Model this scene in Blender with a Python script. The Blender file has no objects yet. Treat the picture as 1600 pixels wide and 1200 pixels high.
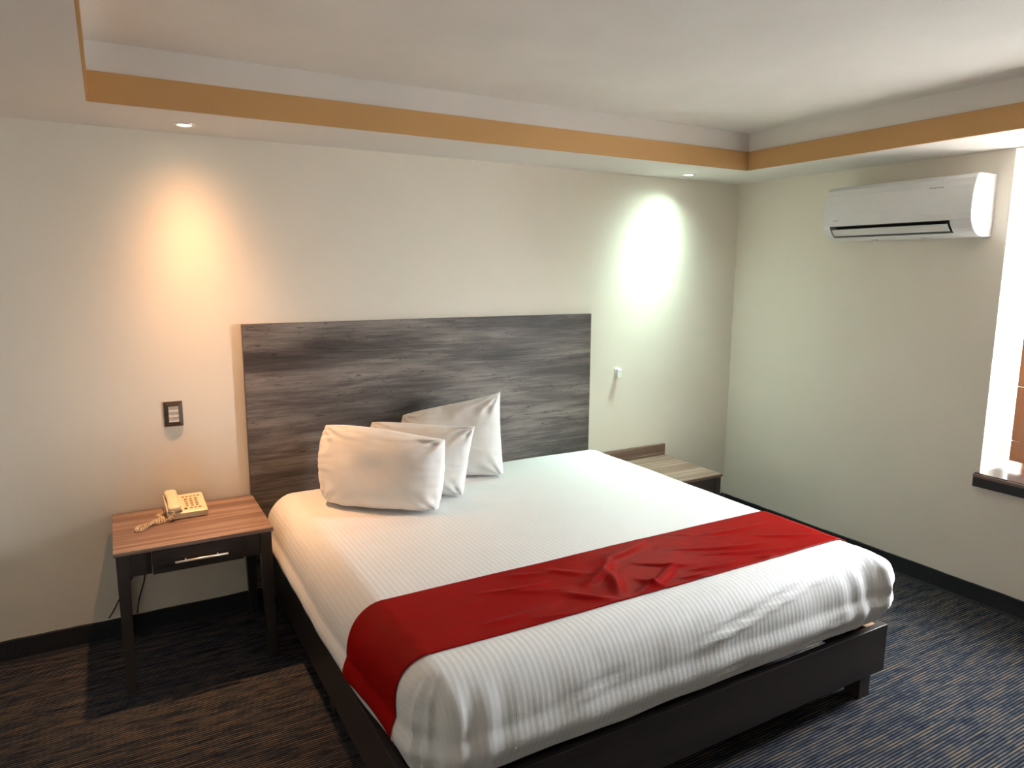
import bpy, bmesh, math, random
from mathutils import Vector, Matrix, noise
random.seed(7)
scene = bpy.context.scene
C = scene.collection

# ------------------------------------------------------------------ camera
F_PX = 1099.08
yaw, pitch, roll = 0.5185, 0.1587, 0.0050
cam_d = bpy.data.cameras.new('camera')
cam = bpy.data.objects.new('camera', cam_d); C.objects.link(cam)
cam_d.sensor_fit = 'HORIZONTAL'; cam_d.sensor_width = 36.0
cam_d.lens = F_PX * 36.0 / 1600.0
cam_d.clip_start = 0.02
fwd = Vector((math.sin(yaw)*math.cos(pitch), math.cos(yaw)*math.cos(pitch), -math.sin(pitch)))
rt = Vector((math.cos(yaw), -math.sin(yaw), 0)); up = rt.cross(fwd)
r2 = math.cos(roll)*rt + math.sin(roll)*up
u2 = -math.sin(roll)*rt + math.cos(roll)*up
m = Matrix((r2, u2, -fwd)).transposed().to_4x4()
m.translation = (0.5434, -3.7237, 1.7755)
cam.matrix_world = m
scene.camera = cam

# ------------------------------------------------------------------ sky + exposure
w = bpy.data.worlds.new('overcast_sky'); scene.world = w; w.use_nodes = True
bg = w.node_tree.nodes['Background']
bg.inputs[0].default_value = (0.93, 0.955, 1.0, 1)
bg.inputs[1].default_value = 41.0
scene.view_settings.view_transform = 'Standard'
scene.view_settings.look = 'None'
scene.view_settings.gamma = 1.0
scene.view_settings.use_curve_mapping = False
scene.view_settings.exposure = 1.27
scene.cycles.use_denoising = True
scene.cycles.max_bounces = 12
scene.cycles.diffuse_bounces = 8
scene.cycles.sample_clamp_indirect = 8.0

# ------------------------------------------------------------------ room numbers (metres)
H = 2.40            # soffit underside
ZO = 2.512          # top of ochre fascia
ZU = 2.622          # tray ceiling
XR = 4.542          # right wall
XL = -0.95          # left wall
YF = -5.30          # wall behind the camera
YI = -0.5085        # inner edge of back soffit
XI = 4.058          # inner edge of right soffit
XS = 0.524          # inner edge of left soffit
YFI = -4.75         # inner edge of front soffit
YW0, YW1 = -1.786, -2.56   # window opening along right wall; unseen end narrowed to dim the bed foot
ZS = 0.722          # window sill top
XW = 4.99           # window plane

# ------------------------------------------------------------------ material helpers
def new_mat(name):
    mt = bpy.data.materials.new(name); mt.use_nodes = True
    nt = mt.node_tree
    return mt, nt, nt.nodes['Principled BSDF']
def N(nt, typ, **kw):
    n = nt.nodes.new(typ)
    for k, v in kw.items():
        if k.startswith('i_'): n.inputs[k[2:].replace('_', ' ')].default_value = v
        else: setattr(n, k, v)
    return n
def L(nt, a, ao, b, bi): nt.links.new(a.outputs[ao], b.inputs[bi])
def ramp(nt, stops, interp='LINEAR'):
    r = nt.nodes.new('ShaderNodeValToRGB'); cr = r.color_ramp; cr.interpolation = interp
    while len(cr.elements) < len(stops): cr.elements.new(0.5)
    for e, (p, c) in zip(cr.elements, stops): e.position = p; e.color = (*c, 1)
    return r
def coords(nt, scale=(1, 1, 1), out='Object', rot=(0, 0, 0)):
    tc = nt.nodes.new('ShaderNodeTexCoord'); mp = nt.nodes.new('ShaderNodeMapping')
    mp.inputs['Scale'].default_value = scale; mp.inputs['Rotation'].default_value = rot
    nt.links.new(tc.outputs[out], mp.inputs['Vector']); return mp
def bump(nt, bsdf, src, out, strength, dist):
    b = nt.nodes.new('ShaderNodeBump'); b.inputs['Strength'].default_value = strength
    b.inputs['Distance'].default_value = dist
    nt.links.new(src.outputs[out], b.inputs['Height']); nt.links.new(b.outputs[0], bsdf.inputs['Normal'])
    return b
def plain(name, col, rough=0.5, metal=0.0, var=0.04, nscale=30.0, bmp=0.0, spec=0.5):
    mt, nt, b = new_mat(name)
    b.inputs['Roughness'].default_value = rough; b.inputs['Metallic'].default_value = metal
    b.inputs['Specular IOR Level'].default_value = spec
    mp = coords(nt); nz = N(nt, 'ShaderNodeTexNoise'); nz.inputs['Scale'].default_value = nscale
    nz.inputs['Detail'].default_value = 4; L(nt, mp, 0, nz, 'Vector')
    r = ramp(nt, [(0.3, [c*(1-var) for c in col]), (0.7, [min(1, c*(1+var)) for c in col])])
    L(nt, nz, 'Fac', r, 0); L(nt, r, 0, b, 'Base Color')
    if bmp: bump(nt, b, nz, 'Fac', bmp, 0.002)
    return mt
def paint(name, col, rough=0.7, var=0.03, bmp=0.12):
    mt, nt, b = new_mat(name); b.inputs['Roughness'].default_value = rough
    b.inputs['Specular IOR Level'].default_value = 0.25
    mp = coords(nt); big = N(nt, 'ShaderNodeTexNoise'); big.inputs['Scale'].default_value = 1.7
    big.inputs['Detail'].default_value = 5; L(nt, mp, 0, big, 'Vector')
    r = ramp(nt, [(0.3, [c*(1-var) for c in col]), (0.7, [min(1, c*(1+var)) for c in col])])
    L(nt, big, 'Fac', r, 0); L(nt, r, 0, b, 'Base Color')
    fine = N(nt, 'ShaderNodeTexNoise'); fine.inputs['Scale'].default_value = 160; fine.inputs['Detail'].default_value = 3
    L(nt, mp, 0, fine, 'Vector'); bump(nt, b, fine, 'Fac', bmp, 0.002)
    return mt
def wood(name, cols, along='x', rough=0.5, stretch=0.5, band=9.0, fine=90.0, bmp=0.15, fmix=0.45):
    """grain running along one axis: broad cloudy bands plus fine streaks"""
    mt, nt, b = new_mat(name); b.inputs['Roughness'].default_value = rough
    ax = {'x': 0, 'y': 1, 'z': 2}[along]
    s1 = [band]*3; s1[ax] = stretch; s2 = [fine]*3; s2[ax] = stretch*4
    m1 = coords(nt, s1); n1 = N(nt, 'ShaderNodeTexNoise'); n1.inputs['Scale'].default_value = 1
    n1.inputs['Detail'].default_value = 6; n1.inputs['Roughness'].default_value = 0.6; n1.inputs['Distortion'].default_value = 0.6
    L(nt, m1, 0, n1, 'Vector')
    m2 = coords(nt, s2); n2 = N(nt, 'ShaderNodeTexNoise'); n2.inputs['Scale'].default_value = 1
    n2.inputs['Detail'].default_value = 5; n2.inputs['Roughness'].default_value = 0.65; L(nt, m2, 0, n2, 'Vector')
    mx = N(nt, 'ShaderNodeMix'); mx.data_type = 'FLOAT'; mx.inputs[0].default_value = fmix
    L(nt, n1, 'Fac', mx, 2); L(nt, n2, 'Fac', mx, 3)
    r = ramp(nt, cols); L(nt, mx, 0, r, 0); L(nt, r, 0, b, 'Base Color')
    bump(nt, b, n2, 'Fac', bmp, 0.001)
    return mt

# ------------------------------------------------------------------ materials
M = {}
M['wall'] = paint('cream_paint', (0.79, 0.740, 0.655))
M['ceil'] = paint('white_ceiling_paint', (0.79, 0.765, 0.74), var=0.05, bmp=0.2)
M['soffit'] = paint('white_soffit_paint', (0.76, 0.73, 0.70), var=0.02)
M['ochre'] = paint('ochre_paint', (0.54, 0.315, 0.13), var=0.03)
M['reveal'] = paint('white_reveal_paint', (0.78, 0.76, 0.70), var=0.02)
M['dark_wood'] = wood('dark_stained_wood', [(0.3, (0.016, 0.012, 0.011)), (0.7, (0.040, 0.030, 0.027))], 'x', 0.42)
M['dark_wood_z'] = wood('dark_stained_wood_upright', [(0.3, (0.018, 0.014, 0.013)), (0.7, (0.044, 0.034, 0.030))], 'z', 0.42)
M['dark_wood_y'] = wood('dark_stained_wood_lengthwise', [(0.3, (0.016, 0.011, 0.010)), (0.7, (0.040, 0.027, 0.024))], 'y', 0.42)
M['raw_wood'] = wood('raw_pine', [(0.3, (0.30, 0.15, 0.07)), (0.7, (0.45, 0.25, 0.13))], 'x', 0.6)
M['shutter'] = wood('orange_brown_wood', [(0.3, (0.17, 0.050, 0.008)), (0.7, (0.27, 0.090, 0.018))], 'z', 0.35, 0.8)
M['top'] = wood('streaked_brown_laminate', [(0.34, (0.105, 0.060, 0.044)), (0.44, (0.160, 0.094, 0.070)), (0.50, (0.185, 0.112, 0.085)),
                (0.54, (0.33, 0.235, 0.185)), (0.58, (0.175, 0.105, 0.080)), (0.66, (0.24, 0.155, 0.12))], 'x', 0.38, 0.22, 15, 110, 0.06, 0.16)
def oak():
    mt, nt, b = new_mat('weathered_grey_oak_laminate'); b.inputs['Roughness'].default_value = 0.5
    def nz(sc, det, rough, dist, off=0):
        mp = coords(nt, sc); mp.inputs['Location'].default_value = (off, off*1.3, off*0.7)
        n = N(nt, 'ShaderNodeTexNoise'); n.inputs['Scale'].default_value = 1; n.inputs['Detail'].default_value = det
        n.inputs['Roughness'].default_value = rough; n.inputs['Distortion'].default_value = dist; L(nt, mp, 0, n, 'Vector'); return n
    big = nz((0.7, 1, 4.6), 3, 0.5, 0.6, 2.2); mid = nz((1.3, 2, 12), 7, 0.66, 1.6, 5.0); fin = nz((3.5, 5, 95), 4, 0.6, 0.4); crk = nz((9, 9, 60), 3, 0.55, 2.2, 9)
    def madd(a, k, c):
        m_ = N(nt, 'ShaderNodeMath', operation='MULTIPLY_ADD'); L(nt, a, 0, m_, 0); m_.inputs[1].default_value = k
        if isinstance(c, float): m_.inputs[2].default_value = c
        else: L(nt, c, 0, m_, 2)
        return m_
    t = madd(fin, 0.36, madd(mid, 0.62, madd(big, 1.10, -0.530)))
    r = ramp(nt, [(0.26, (0.030, 0.024, 0.023)), (0.40, (0.066, 0.054, 0.051)), (0.51, (0.110, 0.093, 0.087)), (0.62, (0.19, 0.165, 0.152)), (0.76, (0.28, 0.25, 0.23))])
    L(nt, t, 0, r, 0)
    ck = N(nt, 'ShaderNodeMapRange'); ck.inputs['From Min'].default_value = 0.30; ck.inputs['From Max'].default_value = 0.40; ck.inputs['To Min'].default_value = 0.4
    L(nt, crk, 'Fac', ck, 0)
    vm = N(nt, 'ShaderNodeVectorMath', operation='SCALE'); L(nt, r, 0, vm, 0); L(nt, ck, 0, vm, 'Scale'); L(nt, vm, 0, b, 'Base Color')
    bump(nt, b, fin, 'Fac', 0.12, 0.001); return mt
M['headboard'] = oak()
M['board_edge'] = plain('grey_edge_band', (0.12, 0.10, 0.095), 0.5)
M['chrome'] = plain('brushed_nickel', (0.78, 0.76, 0.72), 0.38, 0.75, 0.02)
M['ac'] = plain('glossy_white_plastic', (0.78, 0.79, 0.80), 0.28, 0, 0.01)
M['ac_in'] = plain('black_plastic', (0.012, 0.012, 0.013), 0.5)
M['ac_flap'] = plain('satin_white_plastic', (0.72, 0.72, 0.70), 0.4, 0, 0.01)
M['print'] = plain('grey_print', (0.42, 0.42, 0.43), 0.5)
M['silver'] = plain('silver_print', (0.80, 0.82, 0.84), 0.3, 0.3)
M['bronze'] = plain('bronze_plastic', (0.070, 0.052, 0.040), 0.35, 0.1, 0.05)
M['rocker'] = plain('ivory_switch_plastic', (0.66, 0.60, 0.54), 0.35)
M['phone'] = plain('ivory_phone_plastic', (0.70, 0.60, 0.43), 0.32, 0, 0.02)
M['phone_key'] = plain('tan_phone_keys', (0.42, 0.32, 0.20), 0.45)
M['phone_dark'] = plain('dark_phone_button', (0.10, 0.07, 0.04), 0.45)
M['cord'] = plain('ivory_cord_rubber', (0.66, 0.52, 0.36), 0.4)
M['black_cord'] = plain('black_cord_rubber', (0.010, 0.009, 0.008), 0.5)
M['clip'] = plain('white_clip_plastic', (0.84, 0.88, 0.86), 0.2, 0, 0.01)
M['base'] = plain('navy_black_carpet_base', (0.010, 0.011, 0.016), 0.8, 0, 0.5, 120, 0.4)
M['sill'] = plain('polished_dark_stone', (0.030, 0.020, 0.017), 0.16, 0, 0.3, 14)
M['sill_edge'] = plain('brown_sill_edge', (0.16, 0.10, 0.07), 0.4)
M['mattress'] = plain('mattress_ticking', (0.62, 0.58, 0.52), 0.8)

def carpet():
    mt, nt, b = new_mat('striped_navy_taupe_carpet'); b.inputs['Roughness'].default_value = 0.95
    b.inputs['Specular IOR Level'].default_value = 0.1
    tc = N(nt, 'ShaderNodeTexCoord'); sx = N(nt, 'ShaderNodeSeparateXYZ'); L(nt, tc, 'Object', sx, 0)
    sc = N(nt, 'ShaderNodeMath', operation='MULTIPLY'); sc.inputs[1].default_value = 1/0.0125; L(nt, sx, 'Y', sc, 0)
    fl = N(nt, 'ShaderNodeMath', operation='FLOOR'); L(nt, sc, 0, fl, 0)
    fr = N(nt, 'ShaderNodeMath', operation='FRACT'); L(nt, sc, 0, fr, 0)
    lx = N(nt, 'ShaderNodeMath', operation='MULTIPLY'); lx.inputs[1].default_value = 5.5; L(nt, sx, 'X', lx, 0)
    ly = N(nt, 'ShaderNodeMath', operation='MULTIPLY'); ly.inputs[1].default_value = 0.55; L(nt, fl, 0, ly, 0)
    cv = N(nt, 'ShaderNodeCombineXYZ'); L(nt, lx, 0, cv, 'X'); L(nt, ly, 0, cv, 'Y')
    nz = N(nt, 'ShaderNodeTexNoise'); nz.inputs['Scale'].default_value = 1.0; nz.inputs['Detail'].default_value = 3
    nz.inputs['Roughness'].default_value = 0.7; L(nt, cv, 0, nz, 'Vector')
    r = ramp(nt, [(0.32, (0.022, 0.026, 0.042)), (0.45, (0.052, 0.058, 0.078)), (0.53, (0.090, 0.088, 0.096)),
                  (0.62, (0.135, 0.110, 0.096)), (0.76, (0.175, 0.138, 0.112))])
    L(nt, nz, 'Fac', r, 0)
    # loop rows: dark groove between rows
    tri = N(nt, 'ShaderNodeMath', operation='PINGPONG'); tri.inputs[1].default_value = 0.5; L(nt, fr, 0, tri, 0)
    g = N(nt, 'ShaderNodeMapRange'); g.interpolation_type = 'SMOOTHSTEP'
    g.inputs['From Min'].default_value = 0.10; g.inputs['From Max'].default_value = 0.34
    g.inputs['To Min'].default_value = 0.12; g.inputs['To Max'].default_value = 1.0; L(nt, tri, 0, g, 0)
    fine = N(nt, 'ShaderNodeTexNoise'); fine.inputs['Scale'].default_value = 350; fine.inputs['Detail'].default_value = 2
    L(nt, tc, 'Object', fine, 'Vector')
    fm = N(nt, 'ShaderNodeMapRange'); fm.inputs['To Min'].default_value = 0.6; fm.inputs['To Max'].default_value = 1.4; L(nt, fine, 'Fac', fm, 0)
    mu = N(nt, 'ShaderNodeMath', operation='MULTIPLY'); L(nt, g, 0, mu, 0); L(nt, fm, 0, mu, 1)
    vm = N(nt, 'ShaderNodeVectorMath', operation='SCALE'); L(nt, r, 0, vm, 0); L(nt, mu, 0, vm, 'Scale')
    L(nt, vm, 0, b, 'Base Color'); bump(nt, b, mu, 0, 0.6, 0.004)
    return mt
M['carpet'] = carpet()

def satin_sheet():
    mt, nt, b = new_mat('white_satin_stripe_cotton')
    tc = N(nt, 'ShaderNodeTexCoord'); sx = N(nt, 'ShaderNodeSeparateXYZ'); L(nt, tc, 'UV', sx, 0)
    k = N(nt, 'ShaderNodeMath', operation='MULTIPLY'); k.inputs[1].default_value = 1/0.021; L(nt, sx, 'X', k, 0)
    fr = N(nt, 'ShaderNodeMath', operation='FRACT'); L(nt, k, 0, fr, 0)
    pp = N(nt, 'ShaderNodeMath', operation='PINGPONG'); pp.inputs[1].default_value = 0.5; L(nt, fr, 0, pp, 0)
    s = N(nt, 'ShaderNodeMapRange'); s.interpolation_type = 'SMOOTHSTEP'
    s.inputs['From Min'].default_value = 0.17; s.inputs['From Max'].default_value = 0.33; L(nt, pp, 0, s, 0)
    r = ramp(nt, [(0, (0.745, 0.75, 0.76)), (1, (0.775, 0.775, 0.78))]); L(nt, s, 0, r, 0); L(nt, r, 0, b, 'Base Color')
    rr = N(nt, 'ShaderNodeMapRange'); rr.inputs['To Min'].default_value = 0.75; rr.inputs['To Max'].default_value = 0.48
    L(nt, s, 0, rr, 0); L(nt, rr, 0, b, 'Roughness')
    b.inputs['Sheen Weight'].default_value = 0.15
    bump(nt, b, s, 0, 0.17, 0.0012)
    return mt
M['sheet'] = satin_sheet()
def cloth(name, col, rough, sheen, sc=500, bmp=0.12):
    mt, nt, b = new_mat(name); b.inputs['Roughness'].default_value = rough; b.inputs['Sheen Weight'].default_value = sheen
    mp = coords(nt); nz = N(nt, 'ShaderNodeTexNoise'); nz.inputs['Scale'].default_value = 6; nz.inputs['Detail'].default_value = 4
    L(nt, mp, 0, nz, 'Vector')
    r = ramp(nt, [(0.3, [c*0.93 for c in col]), (0.7, [min(1, c*1.05) for c in col])]); L(nt, nz, 'Fac', r, 0); L(nt, r, 0, b, 'Base Color')
    f = N(nt, 'ShaderNodeTexNoise'); f.inputs['Scale'].default_value = sc; L(nt, mp, 0, f, 'Vector'); bump(nt, b, f, 'Fac', bmp, 0.001)
    return mt
M['red'] = cloth('red_satin', (0.27, 0.0022, 0.0018), 0.42, 0.0)
M['red'].node_tree.nodes['Principled BSDF'].inputs['Specular IOR Level'].default_value = 0.04
M['pillow'] = cloth('white_pillowcase_cotton', (0.80, 0.795, 0.785), 0.8, 0.2)
def emis(name, col, strength):
    mt, nt, b = new_mat(name); b.inputs['Base Color'].default_value = (0.9, 0.9, 0.88, 1)
    b.inputs['Emission Color'].default_value = (*col, 1); b.inputs['Emission Strength'].default_value = strength
    return mt
def glass():
    mt, nt, b = new_mat('window_glass'); nt.nodes.remove(b)
    out = nt.nodes['Material Output']; t = N(nt, 'ShaderNodeBsdfTransparent'); g = N(nt, 'ShaderNodeBsdfGlossy')
    t.inputs[0].default_value = (0.97, 0.985, 0.975, 1); g.inputs['Roughness'].default_value = 0.02
    mx = N(nt, 'ShaderNodeMixShader'); mx.inputs[0].default_value = 0.06
    L(nt, t, 0, mx, 1); L(nt, g, 0, mx, 2); L(nt, mx, 0, out, 0); return mt
M['glass'] = glass()

# ------------------------------------------------------------------ mesh helpers
def link(name, me, mat, parent=None, smooth=False):
    o = bpy.data.objects.new(name, me); C.objects.link(o)
    if mat: me.materials.append(M[mat] if isinstance(mat, str) else mat)
    if parent: o.parent = parent
    if smooth:
        for p in me.polygons: p.use_smooth = True
    return o
def from_bm(name, bm, mat, parent=None, smooth=False):
    bmesh.ops.recalc_face_normals(bm, faces=bm.faces)
    me = bpy.data.meshes.new(name); bm.to_mesh(me); bm.free()
    return link(name, me, mat, parent, smooth)
def add_box(bm, x0, x1, y0, y1, z0, z1, bev=0.0):
    vs = [bm.verts.new(p) for p in [(x0,y0,z0),(x1,y0,z0),(x1,y1,z0),(x0,y1,z0),(x0,y0,z1),(x1,y0,z1),(x1,y1,z1),(x0,y1,z1)]]
    fs = [bm.faces.new([vs[i] for i in f]) for f in [(0,3,2,1),(4,5,6,7),(0,1,5,4),(1,2,6,5),(2,3,7,6),(3,0,4,7)]]
    if bev:
        es = list({e for f in fs for e in f.edges})
        bmesh.ops.bevel(bm, geom=es, offset=bev, segments=2, affect='EDGES', profile=0.5)
def box(name, b, mat, parent=None, bev=0.0):
    bm = bmesh.new(); add_box(bm, *b, bev=bev); return from_bm(name, bm, mat, parent)
def prism(name, poly, axis, a0, a1, mat, parent=None, smooth=False):
    """extrude a 2-D polygon along an axis; poly holds the two remaining coordinates in xyz order"""
    bm = bmesh.new(); rings = []
    for a in (a0, a1):
        ring = []
        for p in poly:
            c = list(p); c.insert({'x': 0, 'y': 1, 'z': 2}[axis], a); ring.append(bm.verts.new(c))
        rings.append(ring)
    n = len(poly)
    for i in range(n): bm.faces.new((rings[0][i], rings[0][(i+1) % n], rings[1][(i+1) % n], rings[1][i]))
    bm.faces.new(rings[0]); bm.faces.new(rings[1][::-1])
    o = from_bm(name, bm, mat, parent)
    if smooth:
        for p in o.data.polygons: p.use_smooth = len(p.vertices) == 4
    return o
def tube(name, pts, r, mat, parent=None, seg=8):
    bm = bmesh.new(); rings = []; n = len(pts); pts = [Vector(p) for p in pts]
    t0 = (pts[1]-pts[0]).normalized(); nrm = t0.orthogonal().normalized()
    for i, p in enumerate(pts):
        t = (pts[min(i+1, n-1)]-pts[max(i-1, 0)]).normalized()
        nrm = (nrm - t*nrm.dot(t)).normalized(); bn = t.cross(nrm)
        rings.append([bm.verts.new(p + r*(math.cos(2*math.pi*k/seg)*nrm + math.sin(2*math.pi*k/seg)*bn)) for k in range(seg)])
    for a, b in zip(rings, rings[1:]):
        for k in range(seg): bm.faces.new((a[k], a[(k+1) % seg], b[(k+1) % seg], b[k]))
    bm.faces.new(rings[0][::-1]); bm.faces.new(rings[-1])
    return from_bm(name, bm, mat, parent, True)
def lathe(name, prof, mat, parent=None, seg=32, smooth=True):
    """profile of (radius, z) turned about z"""
    bm = bmesh.new(); rings = []
    for r, z in prof:
        if r < 1e-6: rings.append([bm.verts.new((0, 0, z))])
        else: rings.append([bm.verts.new((r*math.cos(2*math.pi*k/seg), r*math.sin(2*math.pi*k/seg), z)) for k in range(seg)])
    for a, b in zip(rings, rings[1:]):
        for k in range(seg):
            k2 = (k+1) % seg
            if len(a) == 1: bm.faces.new((a[0], b[k], b[k2]))
            elif len(b) == 1: bm.faces.new((a[k], a[k2], b[0]))
            else: bm.faces.new((a[k], a[k2], b[k2], b[k]))
    return from_bm(name, bm, mat, parent, smooth)
def catmull(pts, n):
    pts = [Vector(p) for p in pts]; P = [2*pts[0]-pts[1]] + pts + [2*pts[-1]-pts[-2]]; out = []
    for i in range(1, len(P)-2):
        for k in range(n):
            t = k/n; a, b, c, d = P[i-1:i+3]
            out.append(0.5*((2*b)+(c-a)*t+(2*a-5*b+4*c-d)*t*t+(3*b-a-3*c+d)*t**3))
    out.append(pts[-1]); return out
def thing(name, label, cat, loc=(0, 0, 0), group=None):
    o = bpy.data.objects.new(name, None); C.objects.link(o); o.location = loc; o.empty_display_size = 0.05
    return tag(o, label, cat, group)
def tag(o, label, cat, group=None):
    o['label'] = label; o['category'] = cat
    if group: o['group'] = group
    return o
def struct(o, label=None):
    o['kind'] = 'structure'
    if label: o['label'] = label
    return o

# ================================================================== ROOM SHELL
T = 0.12
struct(box('floor', (XL-T, XR+T, YF-T, T, -0.1, 0.0), 'carpet'), 'dark navy and taupe striped carpet floor')
struct(box('wall_back', (XL-T, XR+T, 0.0, T, 0.0, ZU+T), 'wall'), 'cream wall behind the bed and headboard')
struct(box('wall_left', (XL-T, XL, YF-T, 0.0, 0.0, ZU+T), 'wall'), 'cream wall at the left end of the room')
struct(box('wall_front', (XL, XR+T, YF-T, YF, 0.0, ZU+T), 'wall'), 'cream wall opposite the bed')
# right wall with a deep window opening (outer thickness out to the window plane)
XO = XW + 0.10
bm = bmesh.new()
add_box(bm, XR, XO, YW0, 0.0, 0.0, ZU+T)
add_box(bm, XR, XO, YF, YW1, 0.0, ZU+T)
add_box(bm, XR, XO, YW1, YW0, 0.0, ZS-0.075)
add_box(bm, XR, XO, YW1, YW0, H, ZU+T)
struct(from_bm('wall_right', bm, 'wall'), 'cream wall with the air conditioner and window recess')
# white reveal lining of the window recess
rv = 0.006
bm = bmesh.new()
add_box(bm, XR+0.001, XO, YW0-rv, YW0, ZS, H)
add_box(bm, XR+0.001, XO, YW1, YW1+rv, ZS, H)
add_box(bm, XR+0.001, XO, YW1+rv, YW0-rv, H-rv, H)
struct(from_bm('trim_1', bm, 'reveal'), 'white plaster lining of the window recess')
# tray ceiling
struct(box('ceiling', (XL-T, XR+T, YF-T, T, ZU, ZU+T), 'ceil'), 'off-white tray ceiling')
# soffits (white undersides) and bands on their inner faces
struct(box('trim_2', (XL, XR, YI, 0.0, H, ZU), 'soffit'), 'white soffit along the back wall')
struct(box('trim_3', (XI, XR, YF, YI, H, ZU), 'soffit'), 'white soffit above the window wall')
struct(box('trim_4', (XL, XS, YF, YI, H, ZU), 'soffit'), 'white soffit at the left')
struct(box('trim_5', (XS, XI, YF, YFI, H, ZU), 'soffit'), 'white soffit above the front wall')
fb = 0.010
struct(box('trim_6', (XS, XI, YI-fb, YI, H+0.001, ZO), 'ochre'), 'ochre band along the back soffit')
struct(box('trim_7', (XI-fb, XI, YFI, YI-fb, H+0.001, ZO), 'ochre'), 'ochre band along the right soffit')
struct(box('trim_8', (XS, XS+fb, YFI, YI-fb, H+0.001, ZO), 'ochre'), 'ochre band along the left soffit')
struct(box('trim_9', (XS+fb, XI-fb, YFI, YFI+fb, H+0.001, ZO), 'ochre'), 'ochre band along the front soffit')
# carpet cove base, its top edge a little uneven
def baseboard(name, p0, p1, inward, label):
    p0, p1, inw = Vector(p0), Vector(p1), Vector(inward); n = max(2, int((p1-p0).length/0.05)); bm = bmesh.new(); R = []
    for i in range(n+1):
        p = p0.lerp(p1, i/n); z = 0.103 + 0.004*noise.noise(p*3.1) + 0.003*noise.noise(p*11)
        R.append([bm.verts.new(p+inw*a+Vector((0, 0, b))) for a, b in [(0, 0), (0.022, 0), (0.013, 0.012), (0.010, z-0.004), (0.006, z), (0, z)]])
    for a, b in zip(R, R[1:]):
        for k in range(6): bm.faces.new((a[k], a[(k+1) % 6], b[(k+1) % 6], b[k]))
    bm.faces.new(R[0]); bm.faces.new(R[-1][::-1])
    return struct(from_bm(name, bm, 'base'), label)
baseboard('baseboard_back', (XL, 0, 0), (XR, 0, 0), (0, -1, 0), 'black carpet skirting along the back wall')
baseboard('baseboard_right', (XR, -0.022, 0), (XR, YF, 0), (-1, 0, 0), 'black carpet skirting along the window wall')
baseboard('baseboard_left', (XL, YF, 0), (XL, -0.022, 0), (1, 0, 0), 'black carpet skirting along the left wall')

# unseen paved ground, added to cut light rising through the window
M['added_paving'] = plain('added_pale_paving', (0.40, 0.38, 0.35), 0.9, 0, 0.15, 0.8)
struct(box('ground', (XO+0.3, 40.0, -32.0, 28.0, -3.1, -3.0), 'added_paving'), 'unseen pale paved ground added outside the window to cut light from below')
# ------------------------------------------------------------------ window
win = bpy.data.objects.new('window_1', None); C.objects.link(win); win.location = (XW, (YW0+YW1)/2, ZS)
struct(win, 'wood-framed window set in the deep recess')
def wbox(name, b, mat, parent, bev=0.002):
    o = box(name, (b[0]-XW, b[1]-XW, b[2]-win.location.y, b[3]-win.location.y, b[4]-ZS, b[5]-ZS), mat, parent, bev)
    return o
fy0, fy1 = YW1+rv+0.002, YW0-rv-0.002
fr = 0.055
wbox('window_frame', (XW, XW+0.06, fy0, fy0+fr, ZS+0.004, H-rv-0.002), 'shutter', win)
wbox('window_frame', (XW, XW+0.06, fy1-fr, fy1, ZS+0.004, H-rv-0.002), 'shutter', win)
wbox('window_frame', (XW, XW+0.06, fy0+fr, fy1-fr, ZS+0.004, ZS+0.004+fr), 'shutter', win)
wbox('window_frame', (XW, XW+0.06, fy0+fr, fy1-fr, H-rv-0.002-fr, H-rv-0.002), 'shutter', win)
npan = 2; pw = (fy1-fy0-2*fr)/npan
for i in range(npan):
    a = fy0+fr+i*pw
    if i: wbox('mullion', (XW+0.005, XW+0.055, a-0.02, a+0.02, ZS+0.004+fr, H-rv-0.002-fr), 'shutter', win)
    wbox('pane', (XW+0.028, XW+0.032, a+0.02, a+pw-0.02, ZS+0.004+fr, H-rv-0.002-fr), 'glass', win, 0)
# sky portal in the opening (guides sampling, emits nothing itself)
pd = bpy.data.lights.new('window_sky_portal', 'AREA'); pd.shape = 'RECTANGLE'; pd.size = H-ZS; pd.size_y = YW0-YW1
pd.cycles.is_portal = True
po = bpy.data.objects.new('window_sky_portal', pd); C.objects.link(po)
po.location = (XO+0.01, (YW0+YW1)/2, (H+ZS)/2); po.rotation_euler = (0, math.radians(90), 0)
# sill slab with a paler brown upper edge
sl = bpy.data.objects.new('trim_10', None); C.objects.link(sl); sl.location = (XR, YW0, ZS); struct(sl, 'polished dark sill slab of the window recess')
box('sill_slab', (-0.030, XO-XR, YW1-YW0, 0.012, -0.075, -0.014), 'ac_in', sl, 0.003)
box('sill_top', (-0.026, XO-XR, YW1-YW0, 0.010, -0.0139, 0.0), 'sill', sl, 0.003)
box('sill_edge', (-0.032, -0.0262, YW1-YW0, 0.012, -0.024, -0.006), 'sill_edge', sl, 0.001)
# wooden shutter leaf standing in the recess, joints between its boards
sh = thing('wooden_shutter', 'orange-brown wooden shutter leaf standing in the window recess', 'shutter', (4.800, YW0-0.020, ZS+0.034))
SW, SH = 0.20, 1.60
z = 0.0
for i, hgt in enumerate((0.115, 0.30, 0.30, 0.30, 0.30, 0.285)):
    box('shutter_board', (0, 0.024, -SW, 0, z+0.0012, z+hgt-0.0012), 'shutter', sh, 0.002); z += hgt
box('shutter_batten', (0.0245, 0.045, -SW+0.02, -SW+0.07, 0.01, SH-0.01), 'shutter', sh, 0.002)
box('shutter_batten', (0.0245, 0.045, -0.07, -0.02, 0.01, SH-0.01), 'shutter', sh, 0.002)

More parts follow.
